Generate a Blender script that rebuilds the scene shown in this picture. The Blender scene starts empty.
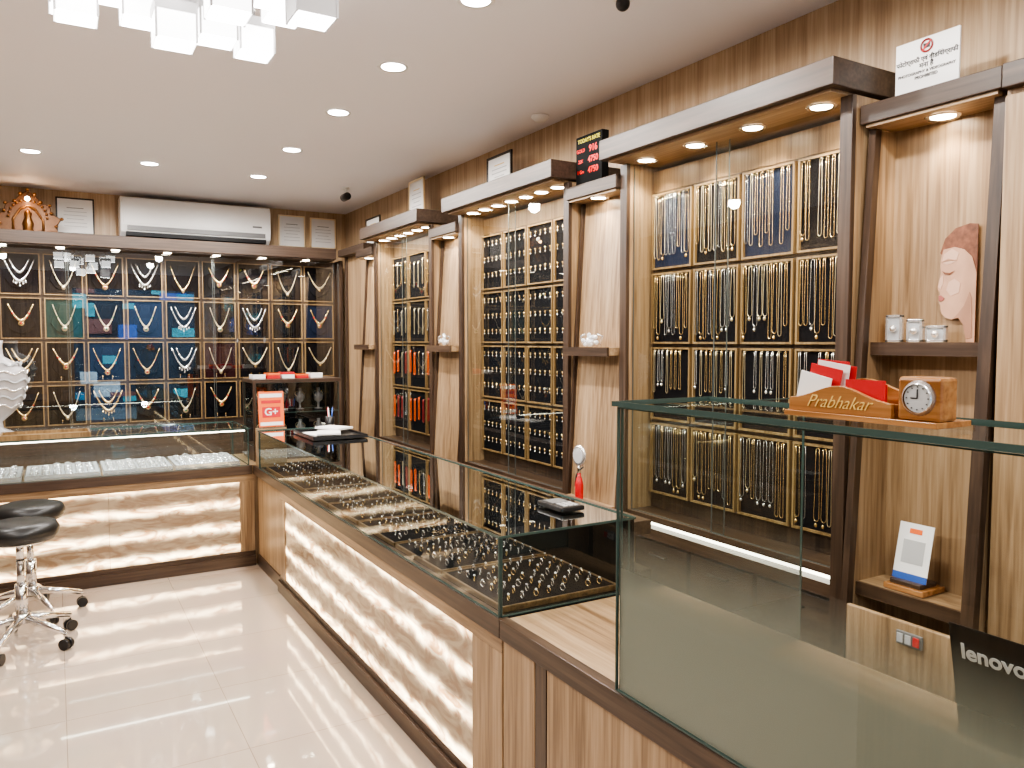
import bpy, bmesh, math, random
from mathutils import Vector, Matrix
random.seed(7)
SC=bpy.context.scene
COL=SC.collection
try: SC.view_settings.look='AgX - Medium High Contrast'
except Exception: pass

# ---------------------------------------------------------------- materials
def newmat(name):
    m=bpy.data.materials.new(name); m.use_nodes=True
    nt=m.node_tree
    return m,nt,nt.nodes,nt.links,nt.nodes['Principled BSDF']
def pmat(name,c,rough=.5,metal=0.,emis=None,es=0.,coat=0.,noise=0.,nscale=20.,spec=.5,alpha=1.):
    m,nt,N,L,p=newmat(name)
    p.inputs['Base Color'].default_value=(*c,1)
    p.inputs['Roughness'].default_value=rough
    p.inputs['Metallic'].default_value=metal
    p.inputs['Coat Weight'].default_value=coat
    p.inputs['Specular IOR Level'].default_value=spec
    if emis: 
        p.inputs['Emission Color'].default_value=(*emis,1); p.inputs['Emission Strength'].default_value=es
    if noise>0:
        g=N.new('ShaderNodeNewGeometry'); n=N.new('ShaderNodeTexNoise'); n.inputs['Scale'].default_value=nscale
        n.inputs['Detail'].default_value=3
        L.new(g.outputs['Position'],n.inputs['Vector'])
        mx=N.new('ShaderNodeMix'); mx.data_type='RGBA'
        mx.inputs[6].default_value=(*[x*(1-noise) for x in c],1); mx.inputs[7].default_value=(*[min(1,x*(1+noise)) for x in c],1)
        L.new(n.outputs['Fac'],mx.inputs[0]); L.new(mx.outputs[2],p.inputs['Base Color'])
    return m
def wood(name,axis,cd,cm,cl,rough=.38,s1=14.,s2=80.):
    m,nt,N,L,p=newmat(name)
    g=N.new('ShaderNodeNewGeometry'); v=N.new('ShaderNodeVectorMath'); v.operation='MULTIPLY'
    sc=[1,1,1]; sc['XYZ'.index(axis)]=.04
    v.inputs[1].default_value=sc
    L.new(g.outputs['Position'],v.inputs[0])
    n1=N.new('ShaderNodeTexNoise'); n1.inputs['Scale'].default_value=s1; n1.inputs['Detail'].default_value=3; n1.inputs['Distortion'].default_value=.3
    n2=N.new('ShaderNodeTexNoise'); n2.inputs['Scale'].default_value=s2; n2.inputs['Detail'].default_value=3; n2.inputs['Distortion'].default_value=.3
    L.new(v.outputs[0],n1.inputs['Vector']); L.new(v.outputs[0],n2.inputs['Vector'])
    a=N.new('ShaderNodeMath'); a.operation='MULTIPLY'; a.inputs[1].default_value=.5; L.new(n1.outputs['Fac'],a.inputs[0])
    b=N.new('ShaderNodeMath'); b.operation='MULTIPLY_ADD'; b.inputs[1].default_value=.5; L.new(n2.outputs['Fac'],b.inputs[0]); L.new(a.outputs[0],b.inputs[2])
    r=N.new('ShaderNodeValToRGB'); e=r.color_ramp.elements
    e[0].position=.36; e[0].color=(*cd,1); e[1].position=.64; e[1].color=(*cl,1)
    k=e.new(.5); k.color=(*cm,1)
    L.new(b.outputs[0],r.inputs['Fac']); L.new(r.outputs['Color'],p.inputs['Base Color'])
    p.inputs['Roughness'].default_value=rough
    return m
LW=((.165,.098,.050),(.300,.196,.108),(.41,.285,.17))
WW=((.33,.215,.12),(.46,.32,.19),(.56,.415,.265))
DW=((.028,.016,.010),(.055,.032,.020),(.09,.056,.035))
CW=((.030,.018,.012),(.052,.032,.021),(.080,.052,.035))
wz=wood('laminate_wood_vertical','Z',*LW); wy=wood('laminate_wood_length','Y',*LW); wx=wood('laminate_wood_cross','X',*LW)
wwall=wood('laminate_wood_lit_copy','Z',*WW)  # same laminate coloured lighter, standing in for light the upper walls lack
dz=wood('walnut_dark_vertical','Z',*DW); dy=wood('walnut_dark_length','Y',*DW); dx=wood('walnut_dark_cross','X',*DW)
cy=wood('walnut_cornice_length','Y',*CW,rough=.45); cx=wood('walnut_cornice_cross','X',*DW,rough=.5)
honey=wood('honey_wood','Y',(.06,.034,.015),(.12,.072,.032),(.19,.115,.05),s1=20)
honeyz=wood('tray_frame_wood','Z',(.14,.082,.035),(.24,.15,.066),(.32,.21,.10),s1=20)
honeyb=wood('rear_tray_frame_wood','Z',(.16,.095,.04),(.28,.175,.075),(.36,.24,.11),s1=20)
holder=wood('varnished_teak','Y',(.22,.09,.03),(.34,.155,.055),(.42,.21,.085),rough=.2,s1=25)

ceil_m=pmat('ceiling_paint',(.90,.88,.91),.6,noise=.012,nscale=2)
white=pmat('white_plastic',(.85,.84,.82),.35,noise=.02)
paper=pmat('white_paper',(.9,.89,.87),.6,noise=.02)
blackp=pmat('black_plastic',(.012,.012,.013),.3,noise=.1)
blackm=pmat('matt_black_board',(.006,.006,.006),.8,spec=.15,noise=.1)
black_frame=pmat('black_frame',(.015,.012,.01),.35,noise=.1)
chrome=pmat('chrome',(.8,.8,.8),.12,1.)
leather=pmat('black_leather',(.012,.012,.012),.35,noise=.3,nscale=60)
velvet=pmat('black_velvet',(.004,.004,.006),.95,noise=.2,nscale=80,spec=.15)
vel_b=pmat('navy_velvet',(.006,.013,.034),.9,noise=.2,nscale=80,spec=.2)
vel_g=pmat('green_velvet',(.006,.035,.032),.9,noise=.2,nscale=80,spec=.2)
vel_r=pmat('maroon_velvet',(.024,.005,.006),.9,noise=.2,nscale=80,spec=.2)
vel_w=pmat('grey_suede',(.42,.43,.44),.8,noise=.1,nscale=60)
gold=pmat('gold',(1.,.72,.34),.25,.85)
brassy=pmat('pale_gold',(.98,.82,.55),.28,.85)
silver=pmat('silver',(.95,.94,.92),.22,.8)
pearl=pmat('pearl',(.40,.38,.38),.3)
ruby=pmat('red_stone',(.5,.01,.02),.1)
emer=pmat('green_stone',(.01,.25,.1),.1)
coral=pmat('coral_beads',(.6,.10,.02),.25)
crystal=pmat('crystal',(.9,.92,.95),.05,.3)
red=pmat('red_print',(.55,.015,.02),.4)
dred=pmat('red_beads',(.22,.02,.02),.3)
orange=pmat('orange_print',(.85,.16,.03),.4)
goldpaint=pmat('gold_print',(.75,.5,.16),.4)
blk=pmat('black_print',(.02,.02,.02),.5)
grey=pmat('grey_plastic',(.16,.16,.16),.4)
lightgrey=pmat('light_grey',(.5,.5,.5),.4)
blueprint=pmat('blue_print',(.03,.10,.4),.4)
skin=pmat('printed_skin',(.56,.33,.22),.5,noise=.3,nscale=12)
skin2=pmat('printed_skin_shade',(.42,.23,.15),.5,noise=.15,nscale=20)
skin3=pmat('printed_skin_light',(.64,.41,.30),.5,noise=.1,nscale=20)
hair=pmat('printed_auburn_hair',(.19,.07,.035),.5,noise=.8,nscale=70)
led=pmat('lamp_glow',(1,1,1),.5,emis=(1,.96,.9),es=40)
ledw=pmat('warm_lamp_glow',(1,1,1),.5,emis=(1,.86,.66),es=40)
strip=pmat('led_strip_glow',(1,1,1),.5,emis=(1,.92,.76),es=8)
cube_glow=pmat('frosted_lamp_glow',(.9,.9,.9),.4,emis=(1,.98,.96),es=16)
cube_side=pmat('frosted_lamp_side',(.7,.7,.7),.3,emis=(1,.98,.96),es=5)
cube_top=pmat('frosted_lamp_cap',(.45,.44,.44),.3,emis=(1,.97,.96),es=.15)
redled=pmat('red_led',(.5,0,0),.5,emis=(1,.03,.01),es=1.)
greenled=pmat('yellow_led',(.5,.45,0),.5,emis=(.8,.65,.1),es=.3)
glow_or=pmat('carved_gilded_wood',(.09,.036,.01),.35,.5,noise=.5,nscale=50)
dkgold=pmat('antique_gold',(.24,.11,.035),.3,.8)
edge_g=pmat('glass_edge_green',(.05,.08,.072),.15)
edge_c=pmat('door_glass_edge',(.08,.09,.085),.3)

def glassm(name,tint,base,gain,power=3.2):
    m,nt,N,L,p=newmat(name); N.remove(p)
    out=N['Material Output']
    t=N.new('ShaderNodeBsdfTransparent'); t.inputs['Color'].default_value=(*tint,1)
    g=N.new('ShaderNodeBsdfGlossy'); g.inputs['Roughness'].default_value=.0; g.inputs['Color'].default_value=(.97,1,.99,1)
    lw=N.new('ShaderNodeLayerWeight'); lw.inputs['Blend'].default_value=.5
    pw=N.new('ShaderNodeMath'); pw.operation='POWER'; pw.inputs[1].default_value=power; L.new(lw.outputs['Facing'],pw.inputs[0])
    ma=N.new('ShaderNodeMath'); ma.operation='MULTIPLY_ADD'; ma.use_clamp=True; ma.inputs[1].default_value=gain; ma.inputs[2].default_value=base; L.new(pw.outputs[0],ma.inputs[0])
    mx=N.new('ShaderNodeMixShader'); L.new(ma.outputs[0],mx.inputs[0])
    L.new(g.outputs[0],mx.inputs[2]); L.new(t.outputs[0],mx.inputs[1])
    L.new(mx.outputs[0],out.inputs['Surface'])
    return m
def frostm(name,z0,z1,amt,col):
    """graded frosted film: principled surface whose alpha fades with height"""
    m,nt,N,L,p=newmat(name)
    geo=N.new('ShaderNodeNewGeometry'); sp=N.new('ShaderNodeSeparateXYZ'); L.new(geo.outputs['Position'],sp.inputs[0])
    s1=N.new('ShaderNodeMath'); s1.operation='SUBTRACT'; s1.inputs[0].default_value=z1; L.new(sp.outputs[2],s1.inputs[1])
    s2=N.new('ShaderNodeMath'); s2.operation='DIVIDE'; s2.use_clamp=True; s2.inputs[1].default_value=z1-z0; L.new(s1.outputs[0],s2.inputs[0])
    s3=N.new('ShaderNodeMath'); s3.operation='MULTIPLY'; s3.inputs[1].default_value=amt; L.new(s2.outputs[0],s3.inputs[0])
    L.new(s3.outputs[0],p.inputs['Alpha'])
    p.inputs['Base Color'].default_value=(*col,1); p.inputs['Roughness'].default_value=.5; p.inputs['Specular IOR Level'].default_value=.2
    return m
glass=glassm('clear_glass',(.92,.96,.94),.04,.35)
glass_top=glassm('polished_counter_glass',(.55,.58,.57),.15,1.0,power=1.8)
glass_door=glassm('cabinet_glass',(.95,.98,.97),.05,.4)
glass_back=glassm('cabinet_glass_back',(.97,.98,.98),.14,.4)
film=frostm('graded_frosted_film',.94,1.10,.985,(.20,.205,.17))
film2=frostm('graded_side_film',.74,1.02,.85,(.22,.23,.20))
acry=glassm('acrylic',(.95,.97,.97),.06,.4)

def tile():
    m,nt,N,L,p=newmat('floor_tile_glossy')
    g=N.new('ShaderNodeNewGeometry')
    b=N.new('ShaderNodeTexBrick'); b.offset=0; b.squash=1
    b.inputs['Scale'].default_value=1; b.inputs['Brick Width'].default_value=.6; b.inputs['Row Height'].default_value=.6
    b.inputs['Mortar Size'].default_value=.0018; b.inputs['Mortar Smooth'].default_value=.3
    b.inputs['Color1'].default_value=(.62,.51,.41,1); b.inputs['Color2'].default_value=(.64,.53,.43,1); b.inputs['Mortar'].default_value=(.36,.28,.22,1)
    L.new(g.outputs['Position'],b.inputs['Vector'])
    n=N.new('ShaderNodeTexNoise'); n.inputs['Scale'].default_value=3; n.inputs['Detail'].default_value=5; L.new(g.outputs['Position'],n.inputs['Vector'])
    mx=N.new('ShaderNodeMix'); mx.data_type='RGBA'; mx.blend_type='MULTIPLY'; mx.inputs[0].default_value=.10
    L.new(b.outputs['Color'],mx.inputs[6]); L.new(n.outputs['Color'],mx.inputs[7])
    L.new(mx.outputs[2],p.inputs['Base Color'])
    p.inputs['Roughness'].default_value=.06; p.inputs['Specular IOR Level'].default_value=.9; p.inputs['Coat Weight'].default_value=1.; p.inputs['Coat Roughness'].default_value=.02; p.inputs['Coat IOR'].default_value=1.8
    return m
floor_m=tile()
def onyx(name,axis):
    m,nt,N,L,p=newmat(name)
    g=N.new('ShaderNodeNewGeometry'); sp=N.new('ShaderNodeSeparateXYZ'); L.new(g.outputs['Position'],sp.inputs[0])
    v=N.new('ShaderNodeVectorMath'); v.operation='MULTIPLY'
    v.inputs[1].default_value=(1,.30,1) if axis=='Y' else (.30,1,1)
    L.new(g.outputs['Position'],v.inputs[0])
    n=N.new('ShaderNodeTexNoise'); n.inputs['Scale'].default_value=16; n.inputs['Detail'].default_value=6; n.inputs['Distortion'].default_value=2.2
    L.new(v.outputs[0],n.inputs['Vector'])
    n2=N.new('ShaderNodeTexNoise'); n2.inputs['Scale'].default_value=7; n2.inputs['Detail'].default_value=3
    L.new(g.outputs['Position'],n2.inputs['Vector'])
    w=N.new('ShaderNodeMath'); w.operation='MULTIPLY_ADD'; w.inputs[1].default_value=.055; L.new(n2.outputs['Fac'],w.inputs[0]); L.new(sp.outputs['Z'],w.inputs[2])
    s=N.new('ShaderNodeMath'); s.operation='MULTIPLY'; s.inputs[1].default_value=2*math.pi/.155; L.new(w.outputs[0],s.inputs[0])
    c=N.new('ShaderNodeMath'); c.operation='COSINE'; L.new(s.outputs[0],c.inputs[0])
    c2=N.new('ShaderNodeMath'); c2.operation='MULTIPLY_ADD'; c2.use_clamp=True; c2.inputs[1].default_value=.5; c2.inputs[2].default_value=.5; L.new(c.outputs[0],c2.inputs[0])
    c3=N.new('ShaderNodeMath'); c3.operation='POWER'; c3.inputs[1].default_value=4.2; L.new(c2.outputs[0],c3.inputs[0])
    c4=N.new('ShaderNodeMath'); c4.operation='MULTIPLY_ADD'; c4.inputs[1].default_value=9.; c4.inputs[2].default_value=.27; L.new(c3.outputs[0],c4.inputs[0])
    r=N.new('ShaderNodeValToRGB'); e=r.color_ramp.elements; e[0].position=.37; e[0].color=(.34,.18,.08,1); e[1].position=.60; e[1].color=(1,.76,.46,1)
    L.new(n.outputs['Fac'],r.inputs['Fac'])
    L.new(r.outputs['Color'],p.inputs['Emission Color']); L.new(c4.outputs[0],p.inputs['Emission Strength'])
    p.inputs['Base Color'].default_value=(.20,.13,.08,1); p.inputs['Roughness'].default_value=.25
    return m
onyx_y=onyx('backlit_stone_main','Y'); onyx_x=onyx('backlit_stone_rear','X')

# ---------------------------------------------------------------- mesh builder
class MB:
    def __init__(s): s.bm=bmesh.new(); s.mats=[]
    def mi(s,m):
        if m not in s.mats: s.mats.append(m)
        return s.mats.index(m)
    def face(s,vs,m,smooth=False):
        f=s.bm.faces.new(vs); f.material_index=s.mi(m); f.smooth=smooth; return f
    def box(s,a,b,m):
        (x0,y0,z0),(x1,y1,z1)=a,b
        x0,x1=min(x0,x1),max(x0,x1); y0,y1=min(y0,y1),max(y0,y1); z0,z1=min(z0,z1),max(z0,z1)
        v=[s.bm.verts.new(p) for p in [(x0,y0,z0),(x1,y0,z0),(x1,y1,z0),(x0,y1,z0),(x0,y0,z1),(x1,y0,z1),(x1,y1,z1),(x0,y1,z1)]]
        for q in [(0,3,2,1),(4,5,6,7),(0,1,5,4),(1,2,6,5),(2,3,7,6),(3,0,4,7)]: s.face([v[i] for i in q],m)
        return s
    def quad(s,pts,m):
        s.face([s.bm.verts.new(p) for p in pts],m); return s
    def prism(s,pts,off,m,smooth=False):
        a=[s.bm.verts.new(p) for p in pts]; b=[s.bm.verts.new(tuple(Vector(p)+Vector(off))) for p in pts]
        n=len(pts); s.face(a[::-1],m); s.face(b,m)
        for i in range(n): s.face([a[i],a[(i+1)%n],b[(i+1)%n],b[i]],m,smooth)
        return s
    def lathe(s,c,prof,m,axis='Z',seg=24,smooth=True,caps=True,sy=1.):
        rings=[]
        for r,h in prof:
            ring=[]
            for i in range(seg):
                t=2*math.pi*i/seg; x,y=r*math.cos(t),r*math.sin(t)*sy
                p={'Z':(x,y,h),'Y':(x,h,y),'X':(h,x,y)}[axis]
                ring.append(s.bm.verts.new((c[0]+p[0],c[1]+p[1],c[2]+p[2])))
            rings.append(ring)
        for a,b in zip(rings,rings[1:]):
            for i in range(seg): s.face([a[i],a[(i+1)%seg],b[(i+1)%seg],b[i]],m,smooth)
        if caps:
            s.face(rings[0][::-1],m); s.face(rings[-1],m)
        return s
    def cyl(s,c,r,h,m,axis='Z',seg=20): return s.lathe(c,[(r,0),(r,h)],m,axis,seg)
    def tube(s,pts,r,m,seg=5,closed=False):
        pts=[Vector(p) for p in pts]; n=len(pts); rings=[]
        for i,p in enumerate(pts):
            a=pts[(i-1)%n] if (closed or i>0) else p; b=pts[(i+1)%n] if (closed or i<n-1) else p
            d=(b-a).normalized(); up=Vector((0,1,0)) if abs(d.y)<.9 else Vector((0,0,1))
            u=d.cross(up).normalized(); w=u.cross(d)
            rr=r(i/(n-1)) if callable(r) else r
            rings.append([s.bm.verts.new(p+(u*math.cos(2*math.pi*k/seg)+w*math.sin(2*math.pi*k/seg))*rr) for k in range(seg)])
        rng=range(n) if closed else range(n-1)
        for i in rng:
            a,b=rings[i],rings[(i+1)%n]
            for k in range(seg): s.face([a[k],a[(k+1)%seg],b[(k+1)%seg],b[k]],m,True)
        if not closed:
            s.face(rings[0][::-1],m); s.face(rings[-1],m)
        return s
    def ball(s,c,r,m,seg=10,sz=1.):
        prof=[(max(1e-4,r*math.sin(math.pi*i/(seg//2+1))),-r*sz*math.cos(math.pi*i/(seg//2+1))) for i in range(seg//2+2)]
        prof[0]=(r*.02,prof[0][1]); prof[-1]=(r*.02,prof[-1][1])
        return s.lathe(c,prof,m,'Z',seg)
    def pane(s,axis,k,a0,a1,b0,b1,m,th=.008,em=None,edges=(1,1,1,1)):
        em=em or edge_g
        P={'X':lambda a,b,c:(c,a,b),'Y':lambda a,b,c:(a,c,b),'Z':lambda a,b,c:(a,b,c)}[axis]
        e=.003
        s.quad([P(a0+e,b0+e,k),P(a1-e,b0+e,k),P(a1-e,b1-e,k),P(a0+e,b1-e,k)],m)
        h=th/2
        if edges[0]: s.box(P(a0,b0,k-h),P(a1,b0+e,k+h),em)
        if edges[1]: s.box(P(a0,b1-e,k-h),P(a1,b1,k+h),em)
        if edges[2]: s.box(P(a0,b0+e,k-h),P(a0+e,b1-e,k+h),em)
        if edges[3]: s.box(P(a1-e,b0+e,k-h),P(a1,b1-e,k+h),em)
        return s
    def put(s,name,parent=None,label=None,bevel=0,origin=None,rec=True):
        if rec: bmesh.ops.recalc_face_normals(s.bm,faces=s.bm.faces)
        o3=Vector((0,0,0))
        if parent is not None:
            p=parent
            while p is not None: o3=o3+p.location; p=p.parent
        if origin is not None: o3=Vector(origin)
        for v in s.bm.verts: v.co-=o3
        me=bpy.data.meshes.new(name); s.bm.to_mesh(me); s.bm.free()
        for m in s.mats: me.materials.append(m)
        o=bpy.data.objects.new(name,me); COL.objects.link(o)
        if parent is not None: o.parent=parent
        elif origin is not None: o.location=o3
        if label: o['label']=label
        if bevel:
            b=o.modifiers.new('bevel','BEVEL'); b.width=bevel; b.segments=2; b.limit_method='ANGLE'; b.angle_limit=.7
        return o
def thing(name,label,cat,loc=(0,0,0),group=None):
    o=bpy.data.objects.new(name,None); o.empty_display_size=.1; o.location=loc; COL.objects.link(o)
    tag(o,label,cat,group); return o
def tag(o,label,cat,group=None):
    o['label']=label; o['category']=cat
    if group: o['group']=group
    return o
def struct(o): o['kind']='structure'; return o
def clone(t,loc,rz=None,rot=None,label=None):
    r=t.copy(); COL.objects.link(r); r.location=loc
    if rz is not None: r.rotation_euler=(0,0,rz)
    if rot is not None: r.rotation_euler=rot
    for c in t.children:
        cc=c.copy(); COL.objects.link(cc); cc.parent=r
        for d in c.children:
            dd=d.copy(); COL.objects.link(dd); dd.parent=cc
    if label: r['label']=label
    return r
class Proto:
    def __init__(s,o): s.o=o; s.used=False
    def at(s,loc,rz=0.,rot=None,label=None):
        rot=rot or (0,0,rz)
        if not s.used:
            s.used=True; s.o.location=loc; s.o.rotation_euler=rot
            if label: s.o['label']=label
            return s.o
        return clone(s.o,loc,rot=rot,label=label)
    def cleanup(s):
        if not s.used:
            for c in list(s.o.children): bpy.data.objects.remove(c)
            bpy.data.objects.remove(s.o)
RW=Matrix(((0,0,-1,0),(-1,0,0,0),(0,1,0,0),(0,0,0,1)))   # faces -X
BW=Matrix(((1,0,0,0),(0,0,-1,0),(0,1,0,0),(0,0,0,1)))    # faces -Y
def text(s,size,m,parent,pos,R,name='lettering',shear=0.,ext=.0006,bold=0.):
    cu=bpy.data.curves.new('t','FONT'); cu.body=s; cu.size=size; cu.align_x='CENTER'; cu.align_y='CENTER'; cu.extrude=ext; cu.shear=shear; cu.offset=bold
    o=bpy.data.objects.new('t',cu); COL.objects.link(o)
    dg=bpy.context.evaluated_depsgraph_get(); me=bpy.data.meshes.new_from_object(o.evaluated_get(dg))
    bpy.data.objects.remove(o)
    me.transform(Matrix.Translation(Vector(pos)-parent.location)@R)
    me.materials.clear(); me.materials.append(m)
    ob=bpy.data.objects.new(name,me); COL.objects.link(ob); ob.parent=parent
    return ob
def spot(loc,energy,color=(1,.9,.76),angle=110,blend=.7,r=.03,aim=None,parent=None):
    l=bpy.data.lights.new('spot_beam','SPOT'); l.energy=energy; l.color=color; l.spot_size=math.radians(angle); l.spot_blend=blend; l.shadow_soft_size=r
    o=bpy.data.objects.new('spot_beam',l); COL.objects.link(o); 
    o.location=loc
    if aim: o.rotation_euler=(Vector(aim)-Vector(loc)).to_track_quat('-Z','Y').to_euler()
    if parent is not None:
        o.location=Vector(loc)-parent.location; o.parent=parent
    return o

# ---------------------------------------------------------------- room shell
XL,XR,YF,YB,ZC=-1.7,2.5,-2.0,7.5,2.79
struct(MB().box((XL-.1,YF-.1,-.1),(XR+.1,YB+.1,0),floor_m).put('floor'))
struct(MB().box((XL-.1,YF-.1,ZC),(XR+.1,YB+.1,ZC+.1),ceil_m).put('ceiling'))
struct(MB().box((XR,YF,0),(XR+.1,YB,ZC),wwall).put('wall_right'))
struct(MB().box((XL-.1,YF,0),(XL,YB,2.3),dz).box((XL-.1,YF,2.3),(XL,YB,ZC),wwall).put('wall_left'))
struct(MB().box((XL-.1,YB,0),(XR+.1,YB+.1,ZC),wwall).put('wall_back'))
b=MB()
b.box((XL-.1,YF-.1,0),(.3,YF,ZC),wz).box((2.35,YF-.1,0),(XR+.1,YF,ZC),wz).box((.3,YF-.1,2.5),(2.35,YF,ZC),wz).box((.3,YF-.1,0),(2.35,YF,.1),wz)
struct(b.put('wall_front'))
b=MB().pane('Y',YF-.05,.3,2.35,.1,2.5,glass); struct(b.put('window_1'))
b=MB().box((-6,-9,-.2),(10,YF-.1,-.15),pmat('asphalt',(.15,.15,.16),.8,noise=.2)); struct(b.put('ground'))
fac=thing('shopfront_building','dark building across the street with coloured panels added for glass reflections','building',(1.5,-9,-.15))
MB().box((-3,-9.3,-.15),(7,-9,6),pmat('dark_facade',(.018,.035,.06),.5,noise=.6,nscale=1.3)).put('facade',fac)
fpm=[pmat('facade_panel%d'%i,c_,.4,noise=.4,nscale=5) for i,c_ in enumerate([(.7,.75,.8),(.03,.30,.5),(.05,.14,.5),(.3,.1,.08),(.08,.5,.55),(.02,.02,.03)])]
R2=random.Random(3)
for i in range(34):  # unseen panels, added to vary the street reflection in the rear glass
    x=R2.uniform(-1.,5.5); z=R2.uniform(-.1,2.8); w_=R2.uniform(.15,.7); h_=R2.uniform(.10,.40)
    MB().box((x,-9+.001*i,z),(x+w_,-8.95+.003*i,z+h_),fpm[R2.randrange(6)]).put('reflection_panel',fac)

# ---------------------------------------------------------------- ceiling fittings
dl=thing('ceiling_downlight','round white recessed LED downlight in the ceiling','light',group='ceiling downlights')
b=MB().lathe((0,0,0),[(.052,-.001),(.066,-.006),(.07,-.001)],white,caps=False); b.put('trim_ring',dl)
MB().lathe((0,0,0),[(.053,-.0025),(.053,-.0015)],led).put('lens',dl)
P=Proto(dl)
for x,y in [(1.36,2.58),(1.36,3.385),(1.366,4.2),(1.366,5.16),(1.366,6.12),(-.1,6.06),(.61,6.06),(1.36,1.5),(1.36,.3),(-.6,.8),(-.6,2.2),(-.8,3.6),(-.8,5.),(.3,-.9)]:  # the fixtures out of view are added to light the room
    o=P.at((x,y,ZC))
    spot((x,y,ZC-.03),78,(1,.955,.905),178,.35,.05)
o=tag(MB().lathe((0,0,0),[(.05,0),(.05,-.012),(.03,-.03),(.012,-.034)],white).put('smoke_detector',origin=(0,0,0)),'small round white smoke detector on the ceiling','smoke detector'); o.location=(2.35,3.7,ZC)
c=thing('dome_camera','small black dome security camera hanging from ceiling','security camera',(1.79,2.27,ZC))
MB().cyl((1.79,2.27,ZC-.02),.035,.02,white).put('mount',c); MB().ball((1.79,2.27,ZC-.035),.026,blackp,14).put('dome',c)
c=thing('bullet_camera','small white and black security camera on the ceiling','security camera',(2.07,6.2,ZC))
MB().cyl((2.07,6.2,ZC-.015),.03,.015,white).cyl((2.07,6.2,ZC-.06),.01,.05,white).put('mount',c)
MB().lathe((2.07,6.14,ZC-.075),[(.025,0),(.03,.01),(.03,.11),(.02,.12)],blackp,'Y').put('camera_body',c)

# chandelier
ch=thing('chandelier','cluster of glowing white frosted glass cubes on chrome rods','chandelier',(.35,2.5,ZC))
MB().box((.06,2.1,ZC-.03),(.68,2.85,ZC),chrome).put('ceiling_plate',ch,bevel=.005)
cubes=[(.07,2.82,2.62),(.159,2.69,2.63),(.25,2.60,2.545),(.323,2.476,2.455),(.46,2.60,2.53),(.44,2.30,2.50),(.60,2.72,2.55),(.62,2.12,2.46),(.60,2.45,2.62),(.31,2.30,2.61),(.12,2.45,2.63),(.08,2.62,2.53),(.42,2.80,2.61),(.66,2.58,2.63),(.2,2.15,2.66)]
s=.055
for x,y,z in cubes: MB().cyl((x,y,z+s),.006,ZC-z-s-.02,chrome,seg=8).put('rod',ch)
for i,(x,y,z) in enumerate(cubes):
    b=MB(); q=s
    b.box((x-q,y-q,z-q*.96),(x+q,y+q,z+q*.45),cube_side if i!=7 else cube_top); b.box((x-q*1.03,y-q*1.03,z+q*.45),(x+q*1.03,y+q*1.03,z+q),cube_top)
    b.box((x-q*.9,y-q*.9,z-q),(x+q*.9,y+q*.9,z-q*.97),cube_glow)
    for sx,sy in ((1,1),(1,-1),(-1,1),(-1,-1)): b.box((x+sx*q*.97-.003,y+sy*q*.97-.003,z-q),(x+sx*q*.97+.003,y+sy*q*.97+.003,z+q*.45),cube_top)
    b.put('lamp_shade',ch)

# ---------------------------------------------------------------- right wall run
def hinge_lights(parent,pts,z,e=7,aimx=.12):
    for x,y in pts:
        spot((x,y,z-.02),e,(1,.84,.62),120,.8,.02,aim=(x+aimx,y,0),parent=parent)
        b=MB().lathe((x,y,z),[(.034,-.001),(.045,-.006),(.05,-.001)],chrome,caps=False); b.lathe((x,y,z),[(.034,-.003),(.034,-.001)],ledw); b.put('downlight',parent)
def cabinet(y0,y1,nl,e):
    ym=(y0+y1)/2
    c=thing('wall_display_cabinet','tall wooden wall cabinet with sliding glass doors and lit soffit','cabinet',(2.33,ym,0),group='wall display cabinets')
    b=MB()
    b.box((2.325,y0+.04,.80),(2.499,y1-.04,2.205),dz); b.box((2.325,y0+.04,2.205),(2.499,y1-.04,2.30),wz)
    for ya,yb in [(y0,y0+.045),(y1-.045,y1)]:
        b.box((2.17,ya,.0),(2.19,yb,2.32),dz); b.box((2.19,ya,0),(2.499,yb,2.32),wz)
    b.put('body',c,bevel=.0015)
    b=MB().box((2.06,y0-.01,2.33),(2.499,y1+.01,2.415),cy); b.put('crown',c,bevel=.003)
    b=MB().box((2.09,y0+.02,2.32),(2.49,y1-.02,2.33),wy); b.put('soffit_panel',c)
    b=MB().box((2.19,y0+.045,.70),(2.499,y1-.045,.745),dy); b.box((2.19,y0+.045,.775),(2.499,y1-.045,.80),dy); b.box((2.25,y0+.045,.745),(2.499,y1-.045,.775),dy).put('ledge',c)
    b=MB().box((2.235,y0+.05,.747),(2.249,y1-.05,.773),strip); b.put('light_strip',c)
    b=MB().box((2.24,y0+.045,.08),(2.499,y1-.045,.70),dy); b.put('base',c)
    n=3; w=(y1-y0-.11)/n
    for i in range(n):
        for (za,zb) in [(.10,.38),(.40,.68)]:
            d=MB().box((2.215,y0+.06+i*w,za),(2.24,y0+.05+(i+1)*w-.01,zb),dy).put('drawer',c,bevel=.003)
            hm=y0+.055+(i+.5)*w
            h=MB().tube([(2.214,hm-.05,zb-.05),(2.195,hm-.045,zb-.05),(2.195,hm+.045,zb-.05),(2.214,hm+.05,zb-.05)],.005,black_frame)
            h.put('handle',d)
    MB().box((2.26,y0+.05,0),(2.49,y1-.05,.08),blackp).put('plinth',c)
    for k,(a,bb,x) in enumerate([(y0+.05,ym+.03,2.198),(ym-.03,y1-.05,2.208)]):
        MB().pane('X',x,a,bb,.80,2.31,glass_door,.004,em=edge_c,edges=(1,0,1,1)).put('glass_door',c)
    hinge_lights(c,[(2.20,y0+.14+(y1-y0-.28)*i/(nl-1)) for i in range(nl)],2.32,e,.15)
    return c
def fx(z): return .13*max(0,z/2.215)
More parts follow.
